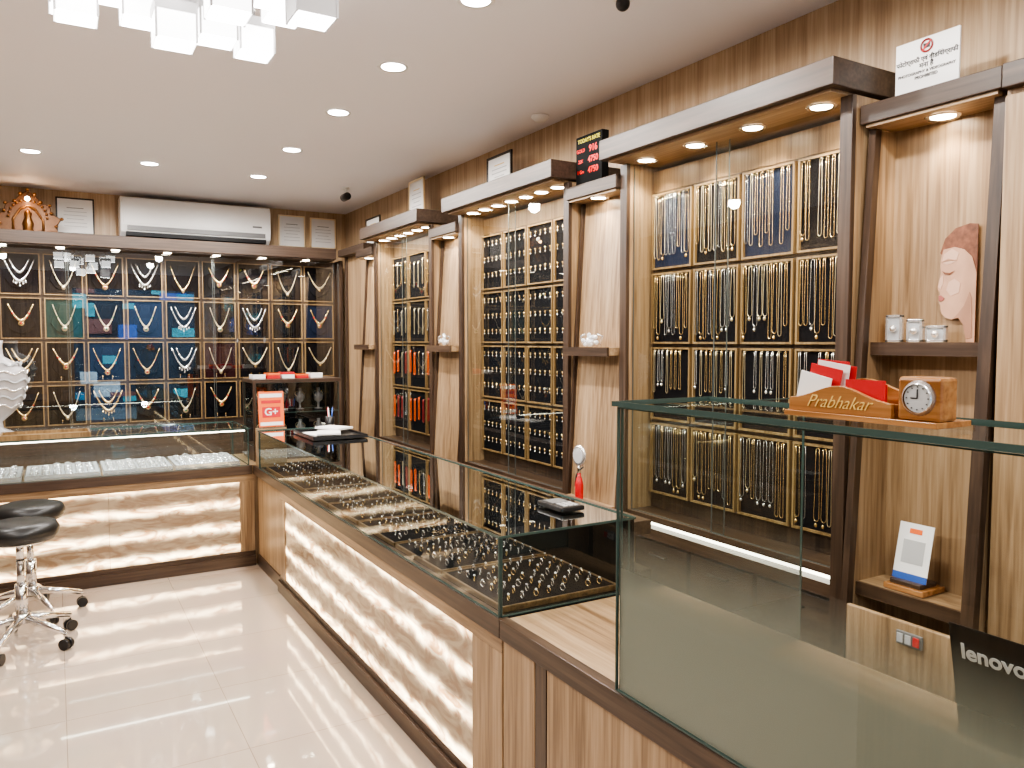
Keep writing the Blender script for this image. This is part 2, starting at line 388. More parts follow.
def niche(y0,y1,shelves=(1.52,),deep=False):
    ym=(y0+y1)/2; T=.022; ZT=2.215
    c=thing('display_niche','tapered light wood pillar with small shelves and walnut edge','shelf unit',(2.35,ym,0),group='wall display niches')
    X0=2.12
    if deep:
        MB().box((2.345,y0+.02,.1),(2.499,y1-.02,ZT),wz).put('back_panel',c)
        for ya,ee in ((y1-T,0),(y0,.012)):
            MB().prism([(2.499,ya,0),(X0+.02,ya,0),(X0+.02+fx(ZT),ya,ZT),(2.499,ya,ZT)],(0,T,0),wz).put('side_fin',c)
            MB().prism([(X0+.02,ya-.001,0),(X0-.01,ya-.001,0),(X0-.01+fx(ZT),ya-.001,ZT),(X0+.02+fx(ZT),ya-.001,ZT)],(0,T+ee+.001,0),dz).put('fin_edge',c)
        d=MB().box((2.142,y0+.035,.12),(2.16,y1-.03,.72),wz).put('door',c,bevel=.003)
        MB().tube([(2.142,y0+.08,.35),(2.128,y0+.08,.36),(2.128,y0+.08,.46),(2.142,y0+.08,.47)],.005,chrome).put('handle',d)
    else:
        MB().prism([(2.499,y0+.010,0),(X0+.006,y0+.010,0),(X0+.006+fx(ZT),y0+.010,ZT),(2.499,y0+.010,ZT)],(0,y1-y0-.024,0),wz).put('front_panel',c)
        MB().prism([(2.499,y1-.014,0),(X0-.012,y1-.014,0),(X0-.012+fx(ZT),y1-.014,ZT),(2.499,y1-.014,ZT)],(0,.014,0),dz).put('fin_edge',c)
        MB().prism([(2.499,y0,0),(X0,y0,0),(X0+fx(ZT),y0,ZT),(2.499,y0,ZT)],(0,.010,0),dz).put('fin_edge',c)
    b=MB().box((2.20 if deep else 2.15,y0-.005,2.225),(2.499,y1+.005,2.285),cy); b.put('crown',c,bevel=.003)
    MB().box((2.21 if deep else 2.16,y0+.01,2.215),(2.49,y1-.01,2.225),wy).put('soffit_panel',c)
    for z in shelves:
        if deep: xf=X0+fx(z)+.03; xb=2.345; ya,yb=y0+T+.012,y1-T
        else: xf=X0+fx(z)-.09; xb=X0+.005+fx(z); ya,yb=y0+.012,y1-.016
        b=MB().box((xf+.012,ya,z-.035),(xb,yb,z),wy).box((xf,ya,z-.04),(xf+.012,yb,z+.001),dy); b.put('shelf',c)
    hinge_lights(c,[(2.20 if not deep else 2.29,ym)],2.215,4 if not deep else 7,-.08 if not deep else .04)
cabs=[(1.60,2.76,4,15),(3.16,4.36,7,10),(4.76,5.84,6,11)]
for a in cabs: cabinet(*a)
niche(1.175,1.59,shelves=(1.545,.78),deep=True); niche(2.77,3.15,(1.52,.80)); niche(4.37,4.75); niche(5.85,6.2)
c=thing('tall_cabinet','tall light wood storage cabinet with walnut edge','cabinet',(2.35,.6,0))
MB().box((2.22,.0,.08),(2.499,1.165,2.22),wz).put('body',c)
MB().box((2.20,.61,.1),(2.219,1.16,2.2),wz).put('door',c,bevel=.002); MB().box((2.20,.01,.1),(2.219,.6,2.2),wz).put('door',c,bevel=.002)
MB().box((2.19,-.01,2.22),(2.499,1.165,2.285),cy).put('crown',c,bevel=.003)
MB().box((2.25,.01,0),(2.49,1.16,.08),blackp).put('plinth',c)
c=thing('corner_panel','vertical wooden corner panel beside wall cabinets','panel',(2.3,6.55,0))
MB().box((2.30,6.21,0),(2.499,6.88,2.3),wz).put('body',c); MB().box((2.22,6.21,2.3),(2.499,6.88,2.36),cy).put('crown',c); MB().box((2.28,6.84,0),(2.30,6.88,2.3),dz).put('post',c)

# ---------------------------------------------------------------- display trays
def tray_proto(w,h,vm,name,label,group,neck=False):
    t=thing(name,label,'display tray',group=group)
    b=MB(); f=.008; d=.022; hz=honeyb if neck else honeyz
    b.box((-w/2,-d,-h/2),(w/2,0,-h/2+f),hz).box((-w/2,-d,h/2-f),(w/2,0,h/2),hz).box((-w/2,-d,-h/2+f),(-w/2+f,0,h/2-f),hz).box((w/2-f,-d,-h/2+f),(w/2,0,h/2-f),hz)
    b.put('frame',t)
    MB().box((-w/2+f,-.010,-h/2+f),(w/2-f,-.001,h/2-f),vm).put('velvet_pad',t)
    if neck:
        b=MB(); k=w/.28
        pts=[(-.035,.115),(.035,.115),(.042,.06),(.085,.02),(.10,-.04),(.06,-.10),(0,-.125),(-.06,-.10),(-.10,-.04),(-.085,.02),(-.042,.06)]
        b.prism([(x*k,-.010,z) for x,z in pts],(0,-.014,0),vm); b.put('neck_form',t,bevel=.004)
    return Proto(t)
R90=-math.pi/2
bx0,bx1=-1.0,2.22
c=thing('wall_display_cabinet','wide walnut wall cabinet with rows of necklace trays and glass front','cabinet',(.6,7.2,0))
b=MB().box((bx0,7.19,.78),(bx1+.05,7.49,2.28),cx); b.box((bx0-.04,6.98,0),(bx0,7.49,2.28),dz); b.box((bx1+.05,6.98,0),(bx1+.075,7.49,2.28),dz); b.put('body',c)
MB().box((bx0-.05,6.90,2.28),(2.21,7.49,2.375),cx).put('crown',c,bevel=.003)
MB().box((bx0-.03,6.92,2.27),(2.20,7.48,2.28),dx).put('soffit_panel',c)
MB().box((bx0,7.05,.0),(bx1+.05,7.49,.78),cx).put('base',c)
for i in range(3):
    MB().pane('Y',7.03+.01*(i%2),bx0+.01+i*1.08,bx0+.01+i*1.08+1.1,.79,2.265,glass_back,.004,em=edge_c,edges=(1,0,1,1)).put('glass_door',c)
for i in range(8):
    x=bx0+.3+i*.38
    spot((x,6.98,2.25),18,(1,.94,.86),120,.8,.02,aim=(x,7.25,1.0),parent=c)
    MB().lathe((x,6.98,2.269),[(.03,-.003),(.03,-.001)],ledw).put('downlight',c)
cw=.293; rh=.345
GB='necklace trays on the rear wall'
tp={k:tray_proto(cw-.022,rh-.024,m,'display_tray',lab+' pad necklace tray with honey wood frame',GB,True) for k,m,lab in [('k',velvet,'black velvet'),('b',vel_b,'navy velvet'),('g',vel_g,'green velvet'),('r',vel_r,'maroon velvet')]}
def necklace(w,drop,r,m,pend,pm,dbl=False):
    b=MB(); n=18
    for j in range(2 if dbl else 1):
        ww=w*(1-.35*j); dd=drop*(1-.4*j); pts=[]
        for i in range(n+1):
            a=i/n*2-1
            pts.append((ww*a*(1-.15*(1-abs(a))),-.002-.004*(1-abs(a)), -dd*(1-abs(a)**1.9)))
        b.tube(pts,lambda t,r=r:r*(1+1.4*math.sin(math.pi*t)**4),m,5)
        if r>.003:
            for i in range(3,n-2): b.ball((pts[i][0],-.004,pts[i][2]-.004),r*1.5,pm if i%2 else m,6)
    z=-drop
    if pend==1: b.ball((0,-.008,z-.012),.014,pm,8,1.3)
    if pend==2:
        b.lathe((0,-.008,z-.020),[(.005,-.004),(.022,-.002),(.022,.002),(.005,.004)],m,'Y',10); b.ball((0,-.013,z-.02),.008,pm,8)
    if pend==3:
        for dxx,l in [(-.04,.010),(-.022,.020),(0,.036),(.022,.020),(.04,.010)]: b.tube([(dxx,-.006,z+.006),(dxx,-.006,z-l)],.0045,m); b.ball((dxx,-.006,z-l),.008,pm,6)
    return b.put('necklace')
nk=[]
specs=[(.10,.18,.0042,gold,2,ruby,'gold necklace with round red stone pendant'),(.092,.20,.0034,brassy,1,brassy,'fine pale gold necklace with gold drop'),
(.105,.165,.0060,gold,3,gold,'broad gold necklace with hanging drops'),(.10,.17,.0052,silver,3,silver,'sparkling silver necklace with drops'),
(.08,.17,.0038,brassy,2,emer,'pale gold necklace with green stone pendant'),(.105,.15,.0048,brassy,1,gold,'bead necklace with gold drop'),(.085,.13,.0064,gold,2,ruby,'choker style gold necklace with red stones'),(.095,.20,.0040,gold,1,gold,'slim gold necklace with gold pendant')]
for sp_ in specs:
    o=necklace(*sp_[:6],dbl=(sp_[4]==3)); tag(o,sp_[6]+' hanging on a display tray','necklace','necklaces on the rear wall'); nk.append(Proto(o))
ear=MB(); ear.ball((-.0,-.0,0),.0062,gold,6); ear.tube([(0,0,0),(0,0,-.018)],.0024,gold); ear.ball((0,0,-.02),.005,silver,6)
ear=Proto(tag(ear.put('earring'),'small gold drop earring pinned on velvet','earring','earrings on wall trays'))
cmap={(1,1):'g',(5,2):'r',(2,2):'b',(3,1):'b',(8,1):'b',(2,3):'b'}
for ci in range(-1,9):
    for ri in range(4):
        x=-.364+cw*(ci+.5); z=2.245-rh*(ri+.5)
        if x-cw/2<bx0: continue
        k=cmap.get((ci,ri),'k')
        tp[k].at((x,7.188,z))
        i=[2,1,0,3,4,6,0,1,5,2][ci] if random.random()<.45 else random.randrange(8)
        if ri==1: i=random.choice([3,3,2,6,4])
        nk[i].at((x,7.188-.034,z+.110))
        if ri in(2,3) and ci>=0 and random.random()<.6:
            ear.at((x-.035,7.188-.03,z-.12)); ear.at((x+.035,7.188-.03,z-.12))

zb=[2.20,1.855,1.53,1.195,.865]
def chainobj(L,m,g=.007,r=.0012,pend=False):
    b=MB(); pts=[(-g*.6,0,0)]
    for i in range(9): pts.append((-g*(.6+.4*i/8),0,-L*i/8*.93))
    for a in range(1,6): t=math.pi*a/6; pts.append((-g*math.cos(t),0,-L*.93-g*math.sin(t)*1.3))
    for i in range(9): pts.append((g*(1-.4*i/8),0,-L*.93*(1-i/8)))
    b.tube(pts,r,m,4,closed=False); b.cyl((0,-.0,0.001),.0025,.0140,m,'Y',6)
    if pend: b.ball((0,-.002,-L-.010),.006,m,6,1.3)
    return b.put('hanging_chain')
chs=[]
for L,m,pd,lab in [(.285,gold,0,'long gold chain'),(.26,gold,1,'long gold chain with pendant'),(.275,brassy,0,'long pale gold chain'),(.265,silver,0,'long silver chain'),(.235,gold,0,'gold chain'),(.19,brassy,1,'pale gold chain with pendant'),(.23,silver,1,'silver chain with pendant')]:
    o=chainobj(L,m,.0075 if not pd else .011,r=.0010 if m is silver else .0013,pend=pd); tag(o,lab+' hanging on black velvet tray','chain','chains on wall trays'); chs.append(Proto(o))
shorts=[]
for L,m,pd,lab in [(.17,gold,0,'short gold bracelet'),(.14,silver,1,'short silver pendant chain'),(.19,brassy,0,'short pale gold bracelet')]:
    o=chainobj(L,m,.006,r=.0014,pend=pd); tag(o,lab+' hanging on black velvet tray','bracelet','bracelets on wall trays'); shorts.append(Proto(o))
GS='jewellery trays on the side wall'
def side_trays(y0,y1,nc,fill):
    w=(y1-y0)/nc
    for c_ in range(nc):
        for r_ in range(4):
            h=zb[r_]-zb[r_+1]; z=(zb[r_]+zb[r_+1])/2; y=y1-w*(c_+.5)
            pk=(round(w,3),round(h,3),'b' if (c_ in(0,2) and r_==0 and fill==1) else 'k')
            if pk not in SP: SP[pk]=tray_proto(w-.016,h-.016,vel_b if pk[2]=='b' else velvet,'display_tray',('navy' if pk[2]=='b' else 'black')+' velvet jewellery tray with honey wood frame',GS)
            SP[pk].at((2.318,y,z),R90)
            X=2.318-.0243
            if fill==1:
                n=9 if r_<2 else 8
                for i in range(n):
                    if random.random()<.06: continue
                    ps=[chs[:5],chs,shorts,chs][r_]
                    random.choice(ps).at((X,y+(w-.065)*(i/(n-1)-.5)+random.uniform(-.003,.003),z+h/2-.022),R90)
            elif fill==2:
                for jj in range(3):
                    for i in range(5): ear.at((2.304,y+(w-.07)*(i/4-.5),z+h/2-.05-jj*.095),R90)
            else:
                for i in range(4):
                    p=random.choice(shorts if r_<2 else shorts+CBS*2) ; p.at((X,y+(w-.09)*(i/3-.5),z+h/2-.05-random.random()*.03),R90)
SP={}; CBS=[]
for m,lab in ((coral,'orange coral'),(dred,'dark red')):
    o=chainobj(.16,m,.012,.004); tag(o,lab+' bead strand hanging on tray','necklace','bead strands on wall trays'); CBS.append(Proto(o))
side_trays(1.655,2.700,4,1)
side_trays(3.22,4.30,4,2)
side_trays(4.82,5.78,3,3)

# ---------------------------------------------------------------- counters
DK=.695
c=thing('display_counter','long glass topped jewellery counter with backlit stone front','counter',(1.45,3.7,0))
b=MB().box((1.185,2.05,.0),(1.72,5.48,.64),wz); b.put('body',c)
MB().box((1.19,2.05,.64),(1.80,5.49,DK),blackm).box((1.155,2.05,.635),(1.19,5.49,DK+.001),dy).put('worktop',c,bevel=.002)
MB().box((1.155,2.05,0),(1.185,4.85,.07),dy).box((1.170,2.05,.07),(1.185,4.85,.10),dy).box((1.175,4.85,0),(1.185,5.48,.08),dy).put('baseboard',c,bevel=.002)
MB().box((1.165,2.05,.585),(1.186,4.80,.634),wy).box((1.165,2.05,.10),(1.186,2.25,.585),wz).box((1.165,4.70,.10),(1.186,4.80,.585),wz).put('panel_frame',c,bevel=.002)
for k in range(3):
    y0=2.25+k*.8167
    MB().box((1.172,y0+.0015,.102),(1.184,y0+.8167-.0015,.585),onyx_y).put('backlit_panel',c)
MB().pane('X',1.163,2.06,5.33,DK+.002,.945,glass,.008,edges=(1,0,1,1)).put('front_glass',c)
MB().pane('Y',2.06,1.168,1.67,DK+.002,.945,glass,.008,edges=(1,0,1,1)).put('end_glass',c)
MB().pane('Y',5.33,1.168,1.67,DK+.002,.945,glass,.008).put('end_glass',c)
MB().pane('Z',.949,1.155,1.69,2.05,5.34,glass_top,.008).put('top_glass',c)
MB().box((1.67,2.06,DK+.001),(1.69,5.33,.944),blackm).put('back_board',c)
MB().box((1.69,2.10,.72),(1.80,5.3,.745),dy).box((1.78,2.10,DK),(1.80,5.3,.72),dy).box((1.69,2.10,.87),(1.80,5.3,.92),dy).put('back_ledge',c)
c=thing('wood_counter','light wood cash counter with walnut edge','counter',(1.45,1.,0))
b=MB().box((1.185,-.4,0),(1.75,2.045,.64),wz); b.put('body',c)
MB().box((1.19,-.4,.64),(1.82,2.047,DK),wy).box((1.155,-.4,.635),(1.19,2.047,DK+.001),dy).put('worktop',c,bevel=.002)
MB().box((1.155,-.4,0),(1.185,2.045,.07),dy).box((1.170,-.4,.07),(1.185,2.045,.10),dy).put('baseboard',c)
MB().box((1.165,1.86,.10),(1.185,2.04,.634),wz).put('front_panel',c,bevel=.002); MB().box((1.165,1.80,.10),(1.186,1.855,.634),dz).put('joint_post',c)
MB().box((1.165,-.39,.10),(1.185,1.795,.634),wz).put('front_panel',c,bevel=.002)
c=thing('display_counter','rear glass jewellery counter with backlit stone front and walnut base','counter',(.1,5.8,0))
b=MB().box((-1.5,5.53,0),(1.80,6.1,.64),wz); b.put('body',c)
MB().box((-1.5,5.53,.64),(1.80,6.12,DK),wx).box((-1.5,5.50,.635),(1.15,5.53,DK+.001),dx).put('worktop',c,bevel=.002)
MB().box((-1.5,5.49,0),(1.165,5.53,.07),dx).box((-1.5,5.51,.07),(1.165,5.53,.10),dx).put('baseboard',c)
MB().box((-1.5,5.512,.585),(1.165,5.53,.634),wx).box((1.07,5.512,.10),(1.165,5.53,.585),wz).put('panel_frame',c)
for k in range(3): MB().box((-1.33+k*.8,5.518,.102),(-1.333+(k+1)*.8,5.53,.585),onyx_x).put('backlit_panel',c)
MB().pane('Y',5.508,-1.49,1.13,DK+.002,.945,glass,.008,edges=(1,0,1,1)).put('front_glass',c)
MB().pane('X',1.13,5.512,6.06,DK+.002,.945,glass,.008,edges=(1,0,1,1)).put('end_glass',c)
MB().pane('Z',.949,-1.5,1.14,5.50,6.07,glass,.008).put('top_glass',c)
MB().pane('Y',6.06,-1.49,1.12,DK+.002,.944,glass,.008).put('back_glass',c)
MB().box((-1.48,5.52,.932),(1.11,5.53,.940),strip).put('light_strip',c)
for i in range(4): 
    spot((-1.1+i*.62,5.54,.92),6,(.86,.93,1),150,.9,.03,aim=(-1.1+i*.62,5.9,.7),parent=c)

RS=1.1
n=12
b=MB(); b.tube([(RS*.009*math.cos(2*math.pi*i/n),0,RS*(.010+.009*math.sin(2*math.pi*i/n))) for i in range(n)],.0017,gold,4,closed=True)
b.ball((0,0,.0235),.0046,crystal,6,.8)
ring=Proto(tag(b.put('ring'),'gold ring with clear stone standing in velvet tray','ring','rings in the counter trays'))
b=MB(); b.tube([(RS*.009*math.cos(2*math.pi*i/n),0,RS*(.010+.009*math.sin(2*math.pi*i/n))) for i in range(n)],.0017,silver,4,closed=True)
b.lathe((0,0,.023),[(.002,-.002),(.0065,0),(.004,.003)],silver,seg=8)
ring2=Proto(tag(b.put('ring'),'silver ring with round setting standing in velvet tray','ring','rings in the counter trays'))
t=thing('ring_tray','black velvet ring tray with brown wood rim','display tray',group='ring trays in the long counter')
W2,D2=.44,.46
b=MB(); f=.009; hr=.019
b.box((-D2/2,-W2/2,0),(D2/2,-W2/2+f,hr),honey).box((-D2/2,W2/2-f,0),(D2/2,W2/2,hr),honey).box((-D2/2,-W2/2+f,0),(-D2/2+f,W2/2-f,hr),honey).box((D2/2-f,-W2/2+f,0),(D2/2,W2/2-f,hr),honey); b.put('rim',t,bevel=.002)
MB().box((-D2/2+f,-W2/2+f,.001),(D2/2-f,W2/2-f,.016),velvet).put('velvet_pad',t)
RT=Proto(t); st=[]
for k in range(7):
    y=2.31+k*.455
    RT.at((1.42,y,DK+.002))
    for i in range(8):
        for j in range(7):
            p=(1.42-.182+i*.052+random.uniform(-.003,.003),y-.174+j*.058+random.uniform(-.003,.003),DK+.0185)
            if random.random()<(.04 if k<2 else .15): continue
            if k<5: (ring if random.random()<.45 else ring2).at(p,random.uniform(-.4,.4)+math.pi/2)
            else: st.append(p)
b=MB()
for p in st:
    b.tube([(p[0],p[1]+.010*math.cos(2*math.pi*i/8),p[2]+.012+.010*math.sin(2*math.pi*i/8)) for i in range(8)],.0018,random.choice([gold,silver]),3,closed=True)
    b.ball((p[0],p[1],p[2]+.025),.005,crystal,4)
o=tag(b.put('rings'),'rows of gold and silver rings in velvet trays','rings'); o['kind']='stuff'
t=thing('jewellery_tray','pale grey suede tray with silver rim','display tray',group='trays in the rear counter')
MB().box((-.20,-.23,0),(.20,.23,.02),vel_w).put('pad',t); 
b=MB().box((-.205,-.235,0),(-.2,.235,.03),silver).box((.2,-.235,0),(.205,.235,.03),silver).box((-.2,-.235,0),(.2,-.23,.03),silver).box((-.2,.23,0),(.2,.235,.03),silver); b.put('rim',t)
GT=Proto(t)
b=MB(); b.tube([(.022*math.cos(2*math.pi*i/14),.022*math.sin(2*math.pi*i/14),.004) for i in range(14)],.004,silver,5,closed=True); b.ball((0,-.022,.007),.007,crystal,6)
br=Proto(tag(b.put('bracelet'),'round silver bangle lying on pale suede tray','bracelet','bangles in the rear counter'))
for k in range(6):
    x=-1.25+k*.425; GT.at((x,5.78,DK+.002))
    if x>-.6:
        for i in range(6):
            for j in range(5):
                tx=random.uniform(0,.5); br.at((x-.155+i*.062,5.60+j*.085,DK+.0235+.026*math.sin(tx)),rot=(tx,0,0))

# ---------------------------------------------------------------- foreground glass case
c=thing('glass_case','tall frameless glass counter screen with frosted lower band','glass case',(1.5,.9,DK))
MB().pane('X',1.163,-.35,1.48,DK+.003,1.392,glass,.008).put('front_glass',c)
MB().quad([(1.168,-.345,DK+.004),(1.168,1.472,DK+.004),(1.168,1.472,1.14),(1.168,-.345,1.14)],film).put('frosted_film',c)
MB().pane('Y',1.475,1.17,1.82,DK+.003,1.392,glass,.006).put('end_glass',c)
MB().quad([(1.172,1.470,DK+.004),(1.815,1.470,DK+.004),(1.815,1.470,1.03),(1.172,1.470,1.03)],film2).put('frosted_film',c)
MB().pane('Z',1.400,1.150,1.47,-.36,1.49,glass,.012).put('top_glass',c)

c=thing('card_holder','varnished wooden card holder with small clock and gold lettering','card holder',(1.27,.885,1.407))
x0=1.225; dyy=-.02
b=MB().box((x0,.755+dyy,1.407),(x0+.10,1.06+dyy,1.417),holder)
n=18; top=[]
for i in range(n+1):
    t_=i/n; y=1.055-t_*.215+dyy; z=1.440+.028*math.exp(-((t_-.5)/.3)**2)
    top.append((x0+.008,y,z))
b.prism([(x0+.008,1.055+dyy,1.417)]+top+[(x0+.008,.84+dyy,1.417)],(.010,0,0),holder)
b.prism([(x0+.085,1.055+dyy,1.417)]+[(x0+.085,p[1],p[2]+.012) for p in top]+[(x0+.085,.84+dyy,1.417)],(.010,0,0),holder)
b.box((x0+.018,1.045+dyy,1.417),(x0+.085,1.055+dyy,1.44),holder).box((x0+.018,.84+dyy,1.417),(x0+.085,.85+dyy,1.44),holder)
b.put('holder_body',c,bevel=.001)
yc=.793+dyy
MB().box((x0+.010,yc-.038,1.417),(x0+.06,yc+.038,1.490),holder).put('clock_block',c,bevel=.006)
k=MB().lathe((x0+.010,yc,1.455),[(.026,-.004),(.030,0),(.024,-.007)],silver,'X',28,caps=False); k.lathe((x0+.010,yc,1.455),[(.0235,-.003),(.0235,-.001)],lightgrey,'X',28)
k.put('clock_face',c)
b=MB().box((x0+.0055,yc-.001,1.455),(x0+.0065,yc+.001,1.470),blk).box((x0+.0055,yc,1.454),(x0+.0065,yc+.012,1.456),blk)
for i in range(12):
    a=i*math.pi/6; y=yc+.019*math.cos(a); z=1.455+.019*math.sin(a); b.box((x0+.0055,y-.001,z-.001),(x0+.0065,y+.001,z+.001),blk)
b.put('clock_hands',c)
text('Prabhakar',.033,goldpaint,c,(x0+.0065,.947+dyy,1.437),RW,shear=.5,bold=-.0003)
def card(y0,y1,zh,tilt,m,x,label):
    b=MB(); b.box((-.001,-(y1-y0)/2,0),(.001,(y1-y0)/2,zh),m)
    o=tag(b.put('card'),label,'card','cards in the wooden holder'); o.location=(x,(y0+y1)/2,1.418); o.rotation_euler=tilt; return o
for i,(m,yy,zz) in enumerate([(paper,1.0,.07),(red,.985,.085),(paper,.975,.092),(red,.965,.088),(red,.985,.095)]):
    card(yy-.035,yy+.035,zz,(math.radians(12-3*i*.7),0,0),m,x0+.024+i*.010,('red' if m is red else 'white')+' booklet leaning in wooden holder')
card(.845,.925,.062,(0,0,0),red,x0+.028,'red visiting card standing in wooden holder'); card(.85,.92,.055,(0,0,0),red,x0+.04,'red visiting card standing in wooden holder')

c=thing('laptop','black laptop seen from its lid','laptop',(1.68,.68,DK+.001))
MB().box((1.68,.46,DK+.001),(1.815,.94,DK+.02),blackp).put('keyboard_base',c,bevel=.003)
MB().prism([(1.68,.46,DK+.022),(1.688,.46,DK+.022),(1.638,.46,.95),(1.63,.46,.952)],(0,.48,0),blackm).put('screen_lid',c,bevel=.002)
ang=math.atan2(.05,.23)
Rt=Matrix.Rotation(-ang,4,'Y')@RW
text('lenovo',.048,lightgrey,c,(1.6375,.85,.895),Rt,bold=.0012)

c=thing('card_reader','flat black payment device lying on the glass top','card reader',(1.56,2.3,.953))
MB().box((1.50,2.22,.9535),(1.60,2.38,.972),blackp).put('body',c,bevel=.006)
MB().box((1.515,2.30,.9722),(1.585,2.365,.9732),grey).put('screen',c)
b=MB()
for i in range(4):
    for j in range(3): b.box((1.52+j*.022,2.232+i*.015,.9722),(1.536+j*.022,2.242+i*.015,.975),lightgrey)
b.put('keypad',c)
c=thing('writing_tray','flat black writing tray on the glass counter','tray',(1.52,4.85,.953))
b=MB().box((1.32,4.6,.9535),(1.66,5.05,.962),blackp).box((1.32,4.6,.962),(1.33,5.05,.975),blackp).box((1.65,4.6,.962),(1.66,5.05,.975),blackp).box((1.33,4.6,.962),(1.65,4.61,.975),blackp).box((1.33,5.04,.962),(1.65,5.05,.975),blackp); b.put('tray_body',c)
for i,(x,y,r) in enumerate([(1.42,4.85,.2),(1.47,4.78,-.3),(1.55,4.93,.5)]):
    b=MB().box((-.07,-.1,0),(.07,.1,.006+.003*i),paper); o=tag(b.put('notebook'),'white receipt book lying in black tray','notebook','papers in the writing tray'); o.location=(x,y,.9625+.0125*i*.8); o.rotation_euler=(0,0,r)
o=MB().lathe((0,0,0),[(.028,0),(.03,.002),(.03,.085),(.027,.085),(.027,.004)],blackp,caps=False); 
o.lathe((0,0,0),[(.028,0),(.028,.003)],blackp)
o=tag(o.put('pen_holder'),'black round pen cup on counter','pen holder'); o.location=(1.6,5.18,.9535)
for i,m in enumerate([blueprint,red,paper]):
    q=MB().tube([(0,0,0),(.012*math.cos(i*2),.012*math.sin(i*2),.14)],.004,m,6); q.tube([(.012*math.cos(i*2),.012*math.sin(i*2),.14),(.013*math.cos(i*2),.013*math.sin(i*2),.15)],.003,blk,6)
    q=tag(q.put('pen'),'pen standing in black cup','pen','pens in the cup'); q.location=(1.6+.008*math.cos(i*2),5.18+.008*math.sin(i*2),.958)

c=thing('tabletop_showcase','small dark framed glass showcase on the corner counter','showcase',(1.52,5.8,DK))
MB().box((1.20,5.66,DK+.001),(1.84,6.02,.80),dx).put('plinth',c)
b=MB()
for x in (1.20,1.822):
    for y in (5.66,6.0): b.box((x,y,.80),(x+.018,y+.018,1.25),dz)
b.box((1.20,5.66,1.25),(1.84,6.02,1.275),dx).box((1.218,6.005,.80),(1.822,6.01,1.25),velvet).box((1.822,5.68,.80),(1.83,6.0,1.25),velvet); b.put('frame',c)
MB().pane('Z',1.033,1.22,1.82,5.68,6.0,glass,.006).put('shelf',c)
MB().pane('Y',5.668,1.22,1.82,.80,1.25,glass_back,.005).put('front_glass',c); MB().pane('X',1.208,5.68,6.0,.80,1.25,glass,.005).put('side_glass',c)
bb=MB(); bb.lathe((0,0,0),[(.03,0),(.03,.006),(.008,.01),(.008,.05),(.03,.07),(.036,.10),(.015,.135),(.013,.16)],grey,seg=14)
bb.tube([(.035*math.cos(2*math.pi*i/14),.030*math.sin(2*math.pi*i/14),.115+.02*math.sin(2*math.pi*i/14)) for i in range(14)],.003,brassy,4,closed=True)
bb=Proto(tag(bb.put('jewellery_bust'),'small grey jewellery bust inside glass showcase','display bust','busts in the showcase'))
for i in range(4): bb.at((1.30+i*.14,5.85,1.037)); bb.at((1.30+i*.14,5.85,.802))
for i,(m,h) in enumerate([(paper,.03),(red,.04),(paper,.045),(red,.03),(paper,.035)]):
    q=MB().box((-.045,-.06,0),(.045,.06,h),m).box((-.046,-.061,h*.6),(.046,.061,h),orange if m is red else red if i==2 else paper); 
    q=tag(q.put('gift_box',bevel=.002),'small red and white jewellery gift box on showcase','box','gift boxes on the showcase'); q.location=(1.27+i*.105,5.84,1.276)
c=thing('leaflet_stand','orange and white leaflet in a clear acrylic stand','leaflet stand',(1.265,5.42,DK))
MB().box((1.17,5.38,DK+.002),(1.36,5.47,.955),wx).put('box_base',c)
MB().box((1.175,5.395,.956),(1.355,5.46,.962),acry).prism([(1.175,5.40,.962),(1.175,5.404,.962),(1.175,5.43,1.21),(1.175,5.426,1.21)],(.18,0,0),acry).put('acrylic',c)
MB().prism([(1.18,5.3975,.966),(1.18,5.399,.966),(1.18,5.424,1.205),(1.18,5.4225,1.205)],(.17,0,0),orange).put('leaflet',c)
def onslope(z): return 5.3965+(z-.966)*.1046
b=MB()
for (xa,xb,za,zb_,m) in [(1.19,1.34,1.165,1.19,paper),(1.205,1.325,1.03,1.10,red),(1.19,1.34,.975,.998,paper),(1.20,1.33,1.125,1.145,red)]:
    b.quad([(xa,onslope(za)-.0006,za),(xb,onslope(za)-.0006,za),(xb,onslope(zb_)-.0006,zb_),(xa,onslope(zb_)-.0006,zb_)],m)
b.put('leaflet_print',c)
text('G+',.07,paper,c,(1.265,onslope(1.065)-.0022,1.065),BW,bold=.001)

# ---------------------------------------------------------------- air conditioner
c=thing('air_conditioner','white split air conditioner mounted high on rear wall','air conditioner',(1.1,7.49,2.42))
prof=[(7.498,2.42),(7.33,2.42),(7.27,2.46),(7.255,2.52),(7.255,2.70),(7.28,2.75),(7.498,2.755)]
MB().prism([(.50,y,z) for y,z in prof],(1.22,0,0),white).put('body',c,bevel=.006)
MB().box((.52,7.249,2.53),(1.70,7.256,2.735),white).put('front_panel',c,bevel=.002)
MB().box((.55,7.246,2.475),(1.67,7.262,2.512),grey).put('louver',c)
MB().prism([(.54,7.262,2.462),(.54,7.266,2.43),(.54,7.32,2.414),(.54,7.33,2.42)],(1.14,0,0),blackp).put('vent',c)
MB().box((1.56,7.247,2.56),(1.64,7.249,2.575),grey).put('badge',c)

